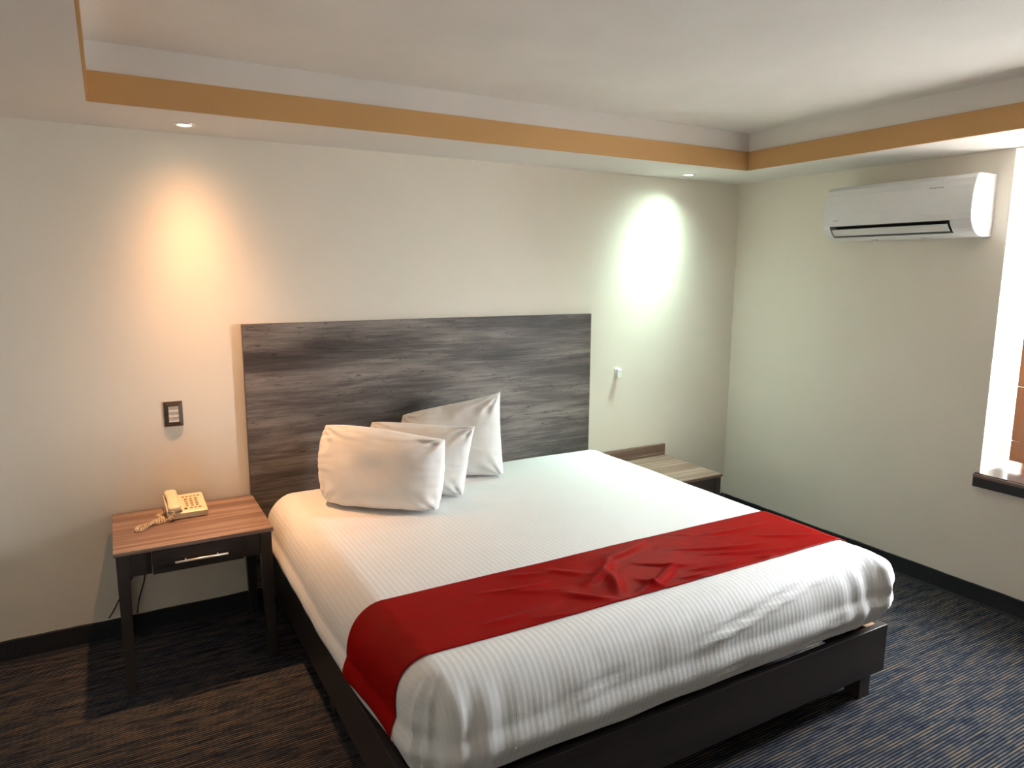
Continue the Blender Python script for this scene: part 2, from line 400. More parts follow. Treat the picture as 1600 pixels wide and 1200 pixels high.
# ================================================================== DOWNLIGHTS
def downlight(x, y, label, col, ecol, beam, spill, sigma, tilt=(0, 0)):
    t = thing('downlight', label, 'downlight', (x, y, H), 'recessed downlights in the back soffit')
    lathe('trim_ring', [(0.0475, 0.0), (0.0470, -0.004), (0.042, -0.006), (0.031, -0.004), (0.028, -0.0015), (0.028, 0.0)], 'chrome', t)
    lathe('lamp_lens', [(0.0, -0.0045), (0.012, -0.0042), (0.022, -0.0030), (0.0275, -0.0008)], emis('lamp_glow', ecol, 9.0), t)
    ld = bpy.data.lights.new('downlight_beam', 'SPOT'); ld.energy = beam; ld.color = col; ld.spot_size = math.radians(165)
    ld.spot_blend = 0.3; ld.shadow_soft_size = 0.022
    # reflector lamp: gaussian beam plus a weak wide spill, by angle from the lamp axis
    ld.use_nodes = True; nt = ld.node_tree; em = nt.nodes['Emission']
    tc = N(nt, 'ShaderNodeTexCoord'); sp = N(nt, 'ShaderNodeSeparateXYZ'); L(nt, tc, 'Normal', sp, 0)
    ab = N(nt, 'ShaderNodeMath', operation='ABSOLUTE'); L(nt, sp, 'Z', ab, 0)
    ac_ = N(nt, 'ShaderNodeMath', operation='ARCCOSINE'); L(nt, ab, 0, ac_, 0)
    sq = N(nt, 'ShaderNodeMath', operation='POWER'); L(nt, ac_, 0, sq, 0); sq.inputs[1].default_value = 2
    sc_ = N(nt, 'ShaderNodeMath', operation='MULTIPLY'); L(nt, sq, 0, sc_, 0); sc_.inputs[1].default_value = -0.5/math.radians(sigma)**2
    ex = N(nt, 'ShaderNodeMath', operation='EXPONENT'); L(nt, sc_, 0, ex, 0)
    c4 = N(nt, 'ShaderNodeMath', operation='POWER'); L(nt, ab, 0, c4, 0); c4.inputs[1].default_value = 3
    ma = N(nt, 'ShaderNodeMath', operation='MULTIPLY_ADD'); L(nt, c4, 0, ma, 0); ma.inputs[1].default_value = spill; L(nt, ex, 0, ma, 2)
    L(nt, ma, 0, em, 'Strength')
    lo = bpy.data.objects.new('downlight_beam', ld); C.objects.link(lo); lo.parent = t; lo.location = (0, 0, -0.030)
    lo.rotation_euler = (math.radians(tilt[0]), math.radians(tilt[1]), 0)
    return t
downlight(0.886, -0.227, 'warm glowing recessed downlight above the telephone table', (1.0, 0.51, 0.225), (1.0, 0.80, 0.50), 86, 0.055, 16.5, (-6, -2))
downlight(3.868, -0.195, 'cool white recessed downlight near the right corner of the room', (0.70, 1.0, 0.85), (0.92, 1.0, 0.90), 96, 0.15, 18.0, (-6, 14))

# ================================================================== HEADBOARD
hb = thing('headboard', 'wide grey wood-grain headboard panel fixed to the wall behind the bed', 'headboard', (2.1717, 0, 0.12))
box('panel', (-1.0637, 1.0637, -0.030, -0.002, 0.0, 1.3895), 'headboard', hb, 0.0015)
for s in (-1, 1):
    box('edge_band', (s*1.0645-0.0006, s*1.0645+0.0006, -0.0296, -0.0024, 0.001, 1.389), 'board_edge', hb)

# ================================================================== BED FRAME
BX0, BX1, BY1 = 1.180, 3.272, -2.120
ZB0, ZB1 = 0.123, 0.325
bf = thing('platform_bed', 'low dark wooden platform bed carrying the white mattress', 'bed', ((BX0+BX1)/2, -1.08, 0))
cx, cyb = bf.location.x, bf.location.y
def fbox(name, x0, x1, y0, y1, z0, z1, mat, bev=0.002):
    return box(name, (x0-cx, x1-cx, y0-cyb, y1-cyb, z0, z1), mat, bf, bev)
fbox('foot_panel', BX0-0.002, BX1+0.002, BY1, BY1+0.030, ZB0, ZB1+0.003, 'dark_wood')
fbox('side_rail', BX0, BX0+0.028, BY1+0.0305, -0.034, ZB0, ZB1, 'dark_wood_y')
fbox('side_rail', BX1-0.028, BX1, BY1+0.0305, -0.034, ZB0, ZB1, 'dark_wood_y')
fbox('centre_rail', cx-0.03, cx+0.03, BY1+0.0305, -0.034, ZB0, 0.3045, 'dark_wood_y')
for x0 in (BX0+0.032, cx-0.035, BX1-0.032-0.07):
    for y0 in (BY1+0.034, -1.12, -0.12):
        if x0 == cx-0.035 and y0 < -2: y0 = -1.75
        fbox('leg', x0, x0+0.07, y0, y0+0.07, 0.0, ZB0+0.03 if x0 != cx-0.035 else ZB0-0.001, 'dark_wood_z')
for i in range(9):
    y0 = -2.04 + i*0.230
    fbox('slat', BX0+0.029, BX1-0.029, y0, y0+0.09, 0.305, 0.327, 'raw_wood', 0.001)
for s, x0 in ((0, BX0+0.0285), (1, BX1-0.0285-0.065)):
    fbox('corner_block', x0, x0+0.065, BY1+0.0305, BY1+0.085, 0.23, ZB1-0.002, 'raw_wood')

# ================================================================== MATTRESS WITH SHEET
MZ = 0.655
MX0, MX1, MY1, MY0 = 1.292, 3.142, -1.990, -0.192     # flat inner rectangle of the top
PROF = []                                              # arc length, outward, down
def _prof():
    pts = []
    for i in range(15):
        a = math.pi/2*i/14; pts.append((0.138*math.sin(a)**0.95, 0.165*(1-math.cos(a))))
    for i in range(1, 13):
        t = i/12; d = 0.165+0.125*t; o = 0.138+0.017*math.sin(math.pi*min(1, t*1.15))-0.020*max(0, t-0.45)
        pts.append((o, d))
    pts += [(0.118, 0.302), (0.104, 0.311), (0.088, 0.315), (0.074, 0.315)]
    s = 0; out = [(0, 0.0, 0.0)]
    for p, q in zip(pts, pts[1:]):
        s += math.hypot(q[0]-p[0], q[1]-p[1]); out.append((s, q[0], q[1]))
    return out
PROF = _prof()
def prof(s):
    for (s0, o0, d0), (s1, o1, d1) in zip(PROF, PROF[1:]):
        if s <= s1:
            t = (s-s0)/(s1-s0); return o0+(o1-o0)*t, d0+(d1-d0)*t
    return PROF[-1][1], PROF[-1][2]
SMAX = PROF[-1][0]
def sstep(a, b, x):
    t = max(0, min(1, (x-a)/(b-a))); return t*t*(3-2*t)
def top_z(x, y):
    v = Vector((x, y, 0))
    return MZ + 0.004*noise.noise(v*1.9) + 0.0016*noise.noise(Vector((x*4, y*9, 3)))
def crease(du, dv, lu, lv): return math.exp(-(du/lu)**2)*(dv/lv)*math.exp(-(dv/lv)**2)*2.2
CREASES = [(2.62, 0.135, 0.10, 0.012, 0.0102), (2.36, 0.175, 0.12, 0.014, 0.0136), (2.33, 0.33, 0.06, 0.012, 0.0102),
           (2.86, 0.10, 0.08, 0.012, 0.0068), (1.75, 0.22, 0.10, 0.016, 0.0068), (2.9, 0.30, 0.05, 0.012, 0.0068)]
def sheet_pt(bx, by, nx, ny, s, fan=None):
    o, d = prof(s); z = top_z(bx, by)-d
    k = sstep(0.04, 0.2, s)*(1-sstep(SMAX-0.10, SMAX-0.03, s))
    o -= 0.030*sstep(0.0, 0.7, -nx)*sstep(1.45, 1.95, -by)*sstep(0.06, 0.26, s)
    o += k*0.007*noise.noise(Vector((bx*3+nx*2, by*3+ny*2, s*3)))+k*0.003*noise.noise(Vector((bx*9, by*9, s*4+nx)))
    if ny < -0.9:
        for x0, s0, lx, ls, amp in CREASES: o += amp*crease(bx-x0+(s-s0)*0.6, s-s0+(bx-x0)*0.12, lx, ls)
    if fan is not None:
        f = sstep(0.02, 0.14, s)*(1-sstep(SMAX-0.09, SMAX-0.02, s))
        e = math.sin(math.pi*fan)
        o += f*e*(0.010*math.sin(fan*22+s*9)+0.005*math.sin(fan*41-s*17)) + ((0.052-0.030*sstep(0.20, 0.36, s)) if nx > 0 and ny < 0 else -0.012)*e*f
        if ny < 0 and s < 0.30: o += 0.004*e*f*math.sin((s-0.1)*70)*(1 if nx < 0 else 0.3)
    elif ny < -0.9:
        for xe, sg in ((MX0, 1), (MX1, -1)):
            q = (bx-xe)*sg
            if q < 0.28:
                f = sstep(0.06, 0.16, s)*(1-sstep(SMAX-0.09, SMAX-0.02, s))*(1-q/0.28)**1.5
                o += f*0.007*math.sin(q*62+s*6+0.8)
    zz = 0.0
    if s > 0.3: zz = 0.010*noise.noise(Vector((bx*4, by*4, 7)))*sstep(0.3, SMAX-0.06, s)*(1-sstep(SMAX-0.04, SMAX, s))
    return Vector((bx+nx*o, by+ny*o, z+min(0.003, max(zz, -0.005))))
def build_sheet():
    bm = bmesh.new(); uvl = bm.loops.layers.uv.new('UVMap'); uvd = {}
    nx_, ny_ = 92, 90
    grid = [[None]*(ny_+1) for _ in range(nx_+1)]
    for i in range(nx_+1):
        for j in range(ny_+1):
            x = MX0+(MX1-MX0)*i/nx_; y = MY1+(MY0-MY1)*j/ny_
            v = bm.verts.new((x, y, top_z(x, y))); grid[i][j] = v; uvd[v] = (x, y)
    for i in range(nx_):
        for j in range(ny_):
            bm.faces.new((grid[i][j], grid[i+1][j], grid[i+1][j+1], grid[i][j+1]))
    # border walk: list of (vertex, normal angle, fan)
    walk = []; K = 14
    def corner(v, a0):
        for k in range(1, K): walk.append((v, a0+math.pi/2*k/K, k/K))
    for i in range(nx_+1): walk.append((grid[i][0], -math.pi/2, None))
    corner(grid[nx_][0], -math.pi/2)
    for j in range(ny_+1): walk.append((grid[nx_][j], 0.0, None))
    corner(grid[nx_][ny_], 0.0)
    for i in range(nx_, -1, -1): walk.append((grid[i][ny_], math.pi/2, None))
    corner(grid[0][ny_], math.pi/2)
    for j in range(ny_, -1, -1): walk.append((grid[0][j], math.pi, None))
    corner(grid[0][0], math.pi)
    RINGS = 34; prev = [wk[0] for wk in walk]; n = len(walk)
    for r in range(1, RINGS+1):
        s = SMAX*r/RINGS; cur = []
        for v, a, fan in walk:
            nx, ny = math.cos(a), math.sin(a); bx, by = v.co.x, v.co.y
            q = bm.verts.new(sheet_pt(bx, by, nx, ny, s, fan)); uvd[q] = (bx+nx*s, by+ny*s); cur.append(q)
        for k in range(n):
            k2 = (k+1) % n
            f = [prev[k], cur[k], cur[k2], prev[k2]]
            if prev[k] is prev[k2]: f = f[:3]
            bm.faces.new(f)
        prev = cur
    for f in bm.faces:
        for l in f.loops: l[uvl].uv = uvd[l.vert]
    bmesh.ops.recalc_face_normals(bm, faces=bm.faces)
    return bm
mt_ = thing('mattress', 'thick king-size mattress made up with a tucked white satin-striped sheet', 'mattress', ((MX0+MX1)/2, (MY0+MY1)/2, 0.3285))
def rel(o, root):
    o.data.transform(Matrix.Translation(-Vector(root.location))); return o
bm = build_sheet(); me = bpy.data.meshes.new('sheet'); bm.to_mesh(me); bm.free()
rel(link('sheet', me, 'sheet', mt_, True), mt_)
rel(box('mattress_body', (BX0+0.034, BX1-0.034, -2.075, -0.06, 0.3288, 0.47), 'mattress', mt_, 0.03), mt_)

# ================================================================== RED RUNNER
RY0, RY1 = -1.532, -1.938
FOLDS = [((1.97, -1.78), (2.16, -1.66), 0.016, 0.022), ((2.10, -1.64), (2.40, -1.57), 0.013, 0.026), ((2.02, -1.90), (2.10, -1.72), 0.017, 0.024),
         ((2.10, -1.92), (2.36, -1.80), 0.015, 0.016), ((2.24, -1.72), (2.42, -1.84), 0.011, 0.010), ((2.42, -1.66), (2.86, -1.83), 0.010, 0.016),
         ((2.50, -1.76), (2.90, -1.90), 0.008, 0.012), ((2.36, -1.86), (2.62, -1.90), 0.009, 0.012), ((1.86, -1.80), (1.98, -1.92), 0.012, 0.018),
         ((1.90, -1.60), (2.04, -1.72), 0.009, 0.018), ((2.60, -1.60), (3.05, -1.66), 0.007, 0.014), ((2.85, -1.72), (3.12, -1.86), 0.006, 0.012),
         ((1.70, -1.70), (1.90, -1.78), 0.006, 0.016), ((2.16, -1.84), (2.20, -1.93), 0.013, 0.016), ((2.30, -1.90), (2.42, -1.93), 0.010, 0.010),
         ((1.50, -1.86), (1.78, -1.84), 0.006, 0.014), ((1.60, -1.66), (1.86, -1.70), 0.006, 0.012), ((1.76, -1.58), (1.92, -1.63), 0.007, 0.014), ((1.66, -1.90), (1.82, -1.92), 0.006, 0.010), ((2.70, -1.90), (2.78, -1.93), 0.008, 0.010), ((2.55, -1.55), (2.64, -1.60), 0.008, 0.012)]
def runner_pt(u, t):
    """u: arc position across bed, measured from bed centre; t 0..1 towards the foot"""
    hw = (MX1-MX0)/2; xc = (MX0+MX1)/2
    y = RY0+(RY1-RY0)*t
    y += 0.006*noise.noise(Vector((u*1.3, 5+t, 0)))
    lift = 0.0050
    # crumples over the middle of the bed
    x_ = u+(MX0+MX1)/2
    for (ax, ay), (bx, by), amp, wd in FOLDS:
        ex, ey = bx-ax, by-ay; q = max(0, min(1, ((x_-ax)*ex+(y-ay)*ey)/(ex*ex+ey*ey)))
        bow = 0.018*math.sin(math.pi*q)
        dd = math.hypot(x_-ax-q*ex-bow*ey*3, y-ay-q*ey+bow*ex*3)
        lift += amp*math.sin(math.pi*(0.1+0.8*q))*math.exp(-(dd/wd)**2)
    lift += max(0, 0.0030*noise.noise(Vector((u*5, y*8, 2)))+0.0018*noise.noise(Vector((u*11, y*17, 6))))*math.exp(-((u-0.1)/0.75)**2)
    if abs(u) <= hw:
        x = xc+u; return Vector((x, y, top_z(x, y)+lift))
    s = abs(u)-hw; sg = 1 if u > 0 else -1
    q = sheet_pt(MX1 if sg > 0 else MX0, y, sg, 0, s)
    o, d = prof(s); o2, d2 = prof(min(SMAX, s+0.004)); tx, tz = o2-o, -(d2-d); ln = math.hypot(tx, tz) or 1
    nrm = Vector((sg*-tz/ln, 0, tx/ln))
    # the loose end swings a little towards the foot
    q.y += -0.015*sstep(0.1, 0.3, s)*(1-t)*(1 if sg < 0 else 0)
    return q+nrm*(0.006+0.003*noise.noise(Vector((y*9, s*5, 2))) + 0.002*sstep(0.2, 0.33, s))
def build_runner():
    hw = (MX1-MX0)/2; sl_ = 0.305; sr = 0.30; nu, nv = 260, 60
    bm = bmesh.new(); g = []
    for i in range(nu+1):
        row = []
        for j in range(nv+1):
            t = j/nv; end_l = hw+sl_-0.012*math.sin(math.pi*t)
            u = -end_l+(end_l+hw+sr)*i/nu; row.append(bm.verts.new(runner_pt(u, t)))
        g.append(row)
    for i in range(nu):
        for j in range(nv): bm.faces.new((g[i][j], g[i][j+1], g[i+1][j+1], g[i+1][j]))
    return bm
ro = from_bm('bed_runner', build_runner(), 'red', None, True)
c0 = Vector(((MX0+MX1)/2, (RY0+RY1)/2, MZ)); ro.data.transform(Matrix.Translation(-c0)); ro.location = c0
if ro.data.polygons[len(ro.data.polygons)//2].normal.z < 0: ro.data.flip_normals()
sm = ro.modifiers.new('thickness', 'SOLIDIFY'); sm.thickness = 0.0025; sm.offset = -1
tag(ro, 'crumpled deep red satin runner laid across the foot of the bed', 'bed runner')

# ================================================================== PILLOWS
def pillow(label, BL, BR, TR, TL, thick, seed, pinch=0.05, cr=(0, 0, 0, 0)):
    BL, BR, TR, TL = map(Vector, (BL, BR, TR, TL))
    nrm = (BR-BL).cross(TL-BL).normalized()
    if nrm.y > 0: nrm = -nrm
    n = 44; bm = bmesh.new(); vid = {}
    zmin = MZ+0.003
    for side in (1, -1):
        for i in range(n+1):
            for j in range(n+1):
                a = -1+2*i/n; b = -1+2*j/n
                a = math.sin(a*math.pi/2)*0.55+a*0.45; b = math.sin(b*math.pi/2)*0.55+b*0.45
                if side < 0 and (i in (0, n) or j in (0, n)): vid[side, i, j] = vid[1, i, j]; continue
                cc = cr[0]*(1-a)*(1-b)/4+cr[1]*(1+a)*(1-b)/4+cr[2]*(1+a)*(1+b)/4+cr[3]*(1-a)*(1+b)/4
                ra, rb = math.sqrt(1-cc*b*b/2), math.sqrt(1-cc*a*a/2)
                pa = a*(1-pinch*(1-b*b)); pb = b*(1-(pinch*1.4)*(1-a*a)) if b > 0 else b*(1-0.01*(1-a*a))
                s, t = (pa*ra+1)/2, (pb*rb+1)/2
                p = BL*(1-s)*(1-t)+BR*s*(1-t)+TR*s*t+TL*(1-s)*t
                k = max(0, 1-abs(a)**(3.0 if a < 0 else 4.2))**0.52*max(0, 1-abs(b)**(3.0 if b > 0 else 3.8))**0.52
                k *= 1-0.10*b
                d = thick*k
                sd = Vector((a*1.6+seed, b*1.6, seed*1.7+side*3))
                edge = (1-k)
                wr = 0.012*noise.noise(sd*1.4)*min(1, k*2)
                # gathers running in from the seams and corners
                wr += 0.014*edge*min(1, k*3)*noise.noise(Vector((a*9+seed, b*3.0, side)))
                wr += 0.014*edge*min(1, k*3)*noise.noise(Vector((a*2.6, b*11+seed, side)))
                for ca, cb in ((1, 1), (1, -1), (-1, 1), (-1, -1)):
                    dx, dy = a-ca, b-cb; rr = math.hypot(dx, dy); th = math.atan2(dy, dx)
                    wr += 0.012*math.exp(-(rr/0.42)**2)*math.sin(th*13+seed)*min(1, rr*5)*min(1, k*4)
                q = p+nrm*side*(d+wr)
                if q.z < zmin+0.02: q.z = zmin+max(0, (q.z-zmin+0.03))*0.35 if q.z > zmin-0.03 else zmin
                vid[side, i, j] = bm.verts.new(q)
    for side in (1, -1):
        for i in range(n):
            for j in range(n):
                f = [vid[side, i, j], vid[side, i+1, j], vid[side, i+1, j+1], vid[side, i, j+1]]
                try: bm.faces.new(f)
                except ValueError: pass
    o = from_bm('pillow', bm, 'pillow', None, True)
    base = (BL+BR)/2; o.data.transform(Matrix.Translation(-base)); o.location = base
    tag(o, label, 'pillow', 'white pillows standing on the bed')
    return o
pillow('front white pillow nearest the foot, largest in view and warmly lit', (1.360, -0.400, 0.635), (1.822, -0.806, 0.650), (1.890, -0.745, 0.990), (1.398, -0.315, 1.052), 0.112, 1.3, 0.0, (0.50, 0.15, 0.12, 0.40))
pillow('middle white pillow half hidden between the other two', (1.600, -0.275, 0.650), (2.018, -0.656, 0.650), (2.105, -0.610, 1.000), (1.670, -0.230, 1.015), 0.090, 4.1, 0.03, (0.3, 0.1, 0.0, 0.35))
pillow('rear white pillow leaning on the headboard with one tall pointed corner', (1.860, -0.145, 0.650), (2.378, -0.436, 0.650), (2.402, -0.335, 1.112), (1.885, -0.095, 1.000), 0.082, 7.7, 0.04, (0.2, 0.1, 0.0, 0.4))

# ================================================================== LEFT NIGHTSTAND
def taper_leg(name, x0, x1, y0, y1, z1, parent, dx, dy, inset=0.012):
    """square leg tapering to the foot; dx, dy = +1/-1 outer side that stays plumb"""
    bm = bmesh.new(); R = []
    for z, k in ((0, 1), (z1*0.82, 0), (z1, 0)):
        a0 = x0 + (inset*k if dx > 0 else 0); a1 = x1 - (inset*k if dx < 0 else 0)
        b0 = y0 + (inset*k if dy > 0 else 0); b1 = y1 - (inset*k if dy < 0 else 0)
        R.append([bm.verts.new(p) for p in ((a0, b0, z), (a1, b0, z), (a1, b1, z), (a0, b1, z))])
    for a, b in zip(R, R[1:]):
        for k in range(4): bm.faces.new((a[k], a[(k+1) % 4], b[(k+1) % 4], b[k]))
    bm.faces.new(R[0][::-1]); bm.faces.new(R[-1])
    return from_bm(name, bm, 'dark_wood_z', parent)
def nightstand(x0, x1, yb, yf, zt, label, drawer=True, ledge=False, group=None):
    t = thing('nightstand', label, 'nightstand', ((x0+x1)/2, (yb+yf)/2, 0))
    w2, d2 = (x1-x0)/2, (yb-yf)/2
    box('tabletop', (-w2, w2, -d2, d2, zt-0.018, zt), 'top', t, 0.0015)
    lw = 0.048; ov = 0.008; zl = zt-0.0185
    for sx in (-1, 1):
        for sy in (-1, 1):
            xa = sx*(w2-ov)-(lw if sx > 0 else 0); ya = sy*(d2-ov)-(lw if sy > 0 else 0)
            taper_leg('leg', xa, xa+lw, ya, ya+lw, zl, t, sx, sy)
    z0 = zt-0.118; xi = w2-ov-lw-0.0005
    if drawer:
        dw0, dw1 = -w2+0.140, w2-0.130
        box('apron', (-xi, dw0-0.002, -d2+ov+0.006, -d2+ov+0.024, z0, zl), 'dark_wood', t)
        box('apron', (dw1+0.002, xi, -d2+ov+0.006, -d2+ov+0.024, z0, zl), 'dark_wood', t)
        dr = box('drawer', (dw0, dw1, -d2+ov-0.004, -d2+ov+0.020, z0-0.004, zl-0.004), 'dark_wood', t, 0.0015)
        box('drawer_box', (dw0+0.01, dw1-0.01, -d2+ov+0.0205, d2-0.06, z0+0.006, zl-0.012), 'dark_wood', dr)
        mx = (dw0+dw1)/2+0.008; yy = -d2+ov-0.032
        hd = tube('handle', [(mx-0.105, yy, z0+0.043), (mx+0.105, yy, z0+0.043)], 0.0055, 'chrome', dr, 12)
        for px in (-0.064, 0.064):
            tube('handle_post', [(mx+px, yy+0.004, z0+0.043), (mx+px, -d2+ov-0.004, z0+0.043)], 0.0042, 'chrome', dr, 10)
    else:
        box('apron', (-xi, xi, -d2+ov+0.006, -d2+ov+0.024, z0, zl), 'dark_wood', t)
    box('apron', (-xi, xi, d2-ov-0.024, d2-ov-0.006, z0, zl), 'dark_wood', t)
    yi = d2-ov-lw-0.0005
    for sx in (-1, 1):
        a = sx*(w2-ov-0.015); box('side_apron', (a-0.009, a+0.009, -yi, yi, z0, zl), 'dark_wood_y', t)
    if ledge: box('back_ledge', (-w2, w2, d2-0.018, d2, zt+0.0003, zt+0.083), 'top', t, 0.0015)
    return t
NZ = 0.628
nightstand(0.481, 1.114, -0.012, -0.553, NZ, 'dark wooden nightstand with brown top and one drawer, carrying the telephone')
nightstand(3.300, 3.915, -0.006, -0.575, 0.488, 'low brown table with raised back ledge beyond the far side of the bed', drawer=False, ledge=True)

# ================================================================== TELEPHONE
ph = thing('telephone', 'ivory desk telephone with its handset at rest on the left nightstand', 'telephone', (0.790, -0.140, NZ))
ph.rotation_euler = (0, 0, math.radians(1.5))
PW, PD = 0.086, 0.100      # half sizes
def ptop(y): return 0.034 + (y+PD)/(2*PD)*0.028
prism('body', [(-PD, 0.004), (-PD, 0.028), (-PD+0.008, 0.035), (PD-0.008, 0.062), (PD, 0.058), (PD, 0.004)], 'x', -PW, PW, 'phone', ph)
bm_ = bmesh.new(); bm_.from_mesh(ph.children[0].data)
bmesh.ops.bevel(bm_, geom=[e for e in bm_.edges if len({round(abs(v.co.x), 4) for v in e.verts}) == 1 and abs(e.verts[0].co.x-e.verts[1].co.x) < 1e-5], offset=0.004, segments=2, affect='EDGES')
bm_.to_mesh(ph.children[0].data); bm_.free()
# cradle walls either side of the handset
for xa in (-PW-0.001, -PW+0.058):
    bmc = bmesh.new()
    for y0, y1 in ((-PD+0.004, PD-0.004),):
        vs = [bmc.verts.new(p) for p in [(xa, y0, ptop(y0)-0.004), (xa+0.005, y0, ptop(y0)-0.004), (xa+0.005, y1, ptop(y1)-0.004), (xa, y1, ptop(y1)-0.004),
              (xa, y0, ptop(y0)+0.010), (xa+0.005, y0, ptop(y0)+0.010), (xa+0.005, y1, ptop(y1)+0.008), (xa, y1, ptop(y1)+0.008)]]
        for f in [(0,3,2,1),(4,5,6,7),(0,1,5,4),(1,2,6,5),(2,3,7,6),(3,0,4,7)]: bmc.faces.new([vs[i] for i in f])
    from_bm('cradle_wall', bmc, 'phone', ph)
for sy in (-1, 1): box('foot', (-PW+0.012, PW-0.012, sy*0.075-0.008, sy*0.075+0.008, 0.0, 0.0045), 'ac_in', ph)
# handset: bar with bulbous ends lying along the left side
bmh = bmesh.new(); R = []; hx = -PW+0.031
for k in range(25):
    t = k/24; y = -PD-0.006+t*(2*PD+0.010)
    e = max(math.exp(-((t-0.12)/0.13)**2), math.exp(-((t-0.88)/0.13)**2))
    hw_ = 0.0245+0.0045*e; hh = 0.012+0.006*e
    if k in (0, 24): hw_ *= 0.70; hh *= 0.6
    if k in (1, 23): hw_ *= 0.93; hh *= 0.88
    zc = ptop(max(-PD, min(PD, y)))+0.021-0.006*e+0.004*math.sin(math.pi*t)
    R.append([bmh.verts.new((hx+hw_*math.copysign(abs(math.cos(a))**0.6, math.cos(a)), y, zc+hh*math.copysign(abs(math.sin(a))**0.7, math.sin(a)))) for a in [2*math.pi*q/16 for q in range(16)]])
for a, b in zip(R, R[1:]):
    for k in range(16): bmh.faces.new((a[k], a[(k+1) % 16], b[(k+1) % 16], b[k]))
bmh.faces.new(R[0][::-1]); bmh.faces.new(R[-1])
from_bm('handset', bmh, 'phone', ph, True)
# keypad: rows of small keys on the sloping face
ang = math.atan2(0.027, 2*PD-0.016)
def pkey(x, y, w_, h_, mat, name='key'):
    o = box(name, (-w_/2, w_/2, -h_/2, h_/2, -0.001, 0.0028), mat, ph, 0.0006); o.location = (x, y, ptop(y)+0.0016); o.rotation_euler = (ang, 0, 0); return o
for rI in range(4):
    for cI in range(3): pkey(0.004+cI*0.022, 0.030-rI*0.024, 0.013, 0.013, 'phone_key')
for cI in range(5): pkey(-0.004+cI*0.017, 0.058, 0.012, 0.007, 'phone_key')
for cI in range(3): pkey(0.018+cI*0.019, -0.070, 0.013, 0.006, 'phone_key')
pkey(-0.006, -0.072, 0.013, 0.010, 'phone_dark')
# coiled cord lying on the table
def coil(path, r, turns, n):
    pts = catmull(path, 14); out = []; Lc = [0]
    for a, b in zip(pts, pts[1:]): Lc.append(Lc[-1]+(b-a).length)
    for i in range(n+1):
        s = Lc[-1]*i/n; k = max(j for j in range(len(Lc)) if Lc[j] <= s+1e-9); k = min(k, len(pts)-2)
        f = (s-Lc[k])/(Lc[k+1]-Lc[k]); p = pts[k].lerp(pts[k+1], f); t = (pts[k+1]-pts[k]).normalized()
        a_ = t.cross(Vector((0, 0, 1))).normalized(); b_ = a_.cross(t)
        th = 2*math.pi*turns*i/n; out.append(p+r*(math.cos(th)*a_+math.sin(th)*b_))
    return out
zc = 0.0092
cpath = [(-0.062, -0.106, 0.044), (-0.070, -0.120, 0.020), (-0.095, -0.108, zc), (-0.130, -0.120, zc), (-0.165, -0.118, zc), (-0.200, -0.136, zc), (-0.222, -0.168, zc),
         (-0.212, -0.186, zc), (-0.190, -0.172, zc), (-0.160, -0.140, zc+0.008), (-0.128, -0.100, zc+0.006), (-0.106, -0.076, zc), (-0.118, -0.040, zc), (-0.125, -0.025, zc), (-0.105, 0.0, zc), (-0.083, 0.01, 0.016)]
co = tube('handset_cord', coil(cpath, 0.0062, 46, 46*10), 0.0024, 'cord', ph, 6)
co['label'] = 'coiled ivory handset cord twisted on the tabletop'

# thin black cables on the wall behind the nightstand
for pts, lab in (([(0.585, -0.004, 0.42), (0.560, -0.004, 0.33), (0.548, -0.004, 0.302), (0.500, -0.005, 0.232), (0.455, -0.005, 0.150), (0.430, -0.006, 0.112)], 'thin black cable slanting down the wall left of the nightstand leg'),
                 ([(0.605, -0.004, 0.42), (0.600, -0.004, 0.33), (0.592, -0.004, 0.265), (0.565, -0.005, 0.180), (0.552, -0.006, 0.108)], 'thin black cable hanging down the wall under the nightstand apron')):
    o = tube('cable', catmull(pts, 6), 0.0028, 'black_cord'); tag(o, lab, 'cable', 'cables behind the nightstand')

# ================================================================== WALL SWITCH
sw = thing('light_switch', 'bronze-framed wall switch with three ivory rockers above the telephone', 'light switch', (0.776, 0, 1.085))
bm = bmesh.new()
def frame_ring(bm, rects):
    R = []
    for hw_, hh, y in rects: R.append([bm.verts.new(p) for p in ((-hw_, y, -hh), (hw_, y, -hh), (hw_, y, hh), (-hw_, y, hh))])
    for a, b in zip(R, R[1:]):
        for k in range(4): bm.faces.new((a[k], a[(k+1) % 4], b[(k+1) % 4], b[k]))
frame_ring(bm, [(0.041, 0.061, -0.0005), (0.041, 0.061, -0.006), (0.025, 0.042, -0.013), (0.0225, 0.0385, -0.013), (0.0225, 0.0385, -0.004), (0.041, 0.061, -0.0005)])
from_bm('frame', bm, 'bronze', sw)
for k in range(3):
    z0 = -0.038+k*0.0254
    prism('rocker', [(-0.005, z0), (-0.0150, z0), (-0.0125, z0+0.0125), (-0.0165, z0+0.0245), (-0.005, z0+0.0245)], 'x', -0.022, 0.022, 'rocker', sw)

# ================================================================== SMALL WALL CLIP
cl = thing('wall_hook', 'small glossy white hook on the wall right of the headboard', 'hook', (3.485, 0, 1.105))
box('back_plate', (-0.024, 0.024, -0.005, -0.0005, -0.008, 0.030), 'clip', cl, 0.0015)
prism('hook_arm', [(-0.005, 0.026), (-0.019, 0.026), (-0.023, 0.020), (-0.023, -0.030), (-0.020, -0.034), (-0.017, -0.030), (-0.017, 0.016), (-0.005, 0.016)], 'x', -0.014, 0.018, 'clip', cl)

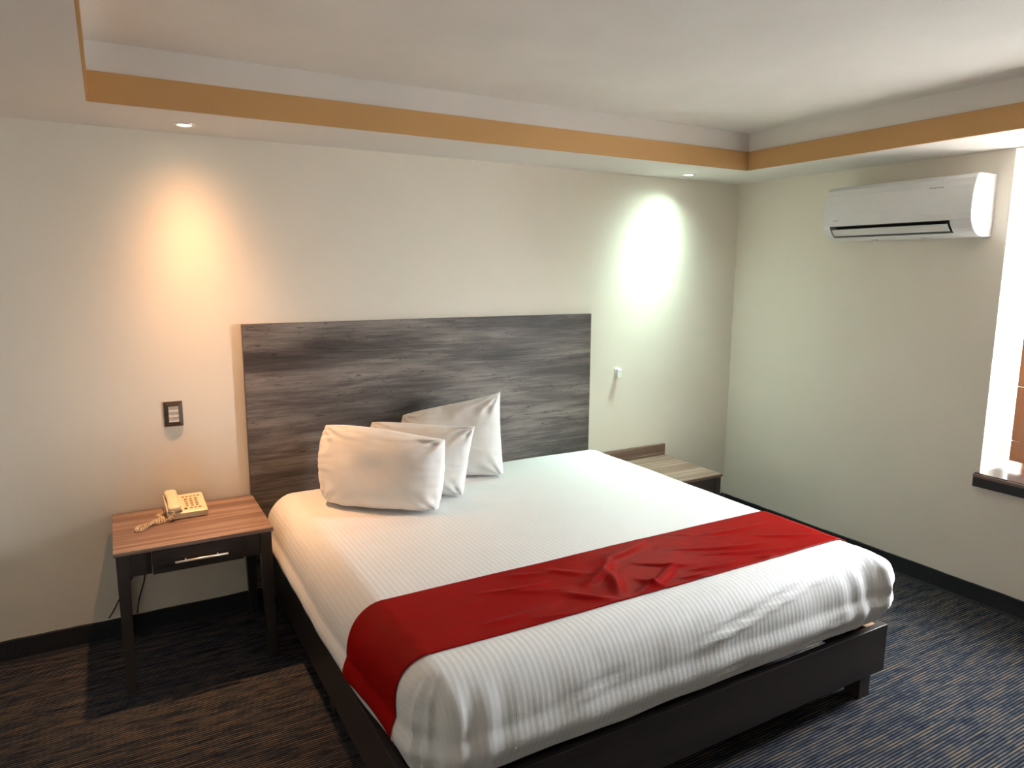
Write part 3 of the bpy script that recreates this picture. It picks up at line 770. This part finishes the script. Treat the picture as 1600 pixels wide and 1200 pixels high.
# ================================================================== AIR CONDITIONER
ac = thing('air_conditioner', 'white wall-mounted air conditioner beside the window recess', 'air conditioner', (XR, -1.293, 1.965))
AL = 0.425
def ac_prof(n0=0, n1=None):
    key = [(0.0, 0.313), (0.150, 0.313), (0.172, 0.308), (0.188, 0.290), (0.199, 0.255), (0.207, 0.205), (0.211, 0.155), (0.2105, 0.115),
           (0.206, 0.088), (0.196, 0.064), (0.181, 0.042), (0.160, 0.024), (0.130, 0.009), (0.095, 0.001), (0.0, 0.0)]
    return key
PF = ac_prof()
def acp(name, poly, y0, y1, mat, smooth=True, parent=ac):
    return prism(name, [(-d, z) for d, z in poly], 'y', y0, y1, mat, parent, False)
# notch between profile points for the outlet
UP = (0.2045, 0.083); LO = (0.150, 0.0185)
notch = PF[:8] + [(0.2065, 0.091), UP, (0.150, 0.083), (0.115, 0.050), (0.125, 0.030), LO, (0.130, 0.009), (0.095, 0.001), (0.0, 0.0)]
y_l, y_r = AL-0.045, -AL+0.105
acp('casing_end', PF, y_l+0.0002, AL-0.003, 'ac')
acp('casing', notch, y_r, y_l, 'ac')
acp('casing_end', PF, -AL+0.003, y_r-0.0002, 'ac')
# rounded side cheeks
for s in (1, -1):
    sc_ = 0.985; cpoly = [(d*0.99, 0.1565+(z-0.1565)*0.99) for d, z in PF]
    acp('side_cheek', cpoly, s*(AL-0.0029) if s > 0 else -AL, s*AL if s > 0 else -AL+0.0029, 'ac')
acp('outlet_interior', [(0.114, 0.079), (0.148, 0.0815), (0.150, 0.0825), (0.117, 0.0505), (0.127, 0.031), (0.1255, 0.030), (0.110, 0.050)], y_r+0.001, y_l-0.001, 'ac_in')
acp('outlet_interior', [(0.1995, 0.0815), (0.203, 0.0828), (0.150, 0.0828), (0.150, 0.0805)], y_r+0.001, y_l-0.001, 'ac_in')
flap = [(0.192, 0.063), (0.188, 0.054), (0.180, 0.044), (0.168, 0.034), (0.160, 0.029), (0.157, 0.033), (0.166, 0.039), (0.177, 0.049), (0.186, 0.060), (0.189, 0.066)]
acp('louvre_flap', flap, y_r+0.016, y_l-0.010, 'ac_flap')
for yy in (0.15, -0.14):
    box('bottom_clip', (-0.112, -0.090, yy-0.014, yy+0.014, -0.004, 0.0025), 'ac_flap', ac, 0.001)
# faint printing (illegible in the photograph): short dashes
def dash(y, z, w_, h_, d, mat): box('print_mark', (-d-0.0006, -d+0.0012, y-w_/2, y+w_/2, z-h_/2, z+h_/2), mat, ac)
for k, w_ in enumerate((0.010, 0.008, 0.010, 0.007, 0.010, 0.009)): dash(-0.205-k*0.0125, 0.252, w_, 0.007, 0.1995, 'print')
dash(y_l+0.005, 0.115, 0.022, 0.008, 0.2105, 'silver')
for k in range(3): dash(y_l-0.030-k*0.011, 0.115, 0.008, 0.005, 0.2105, 'print')
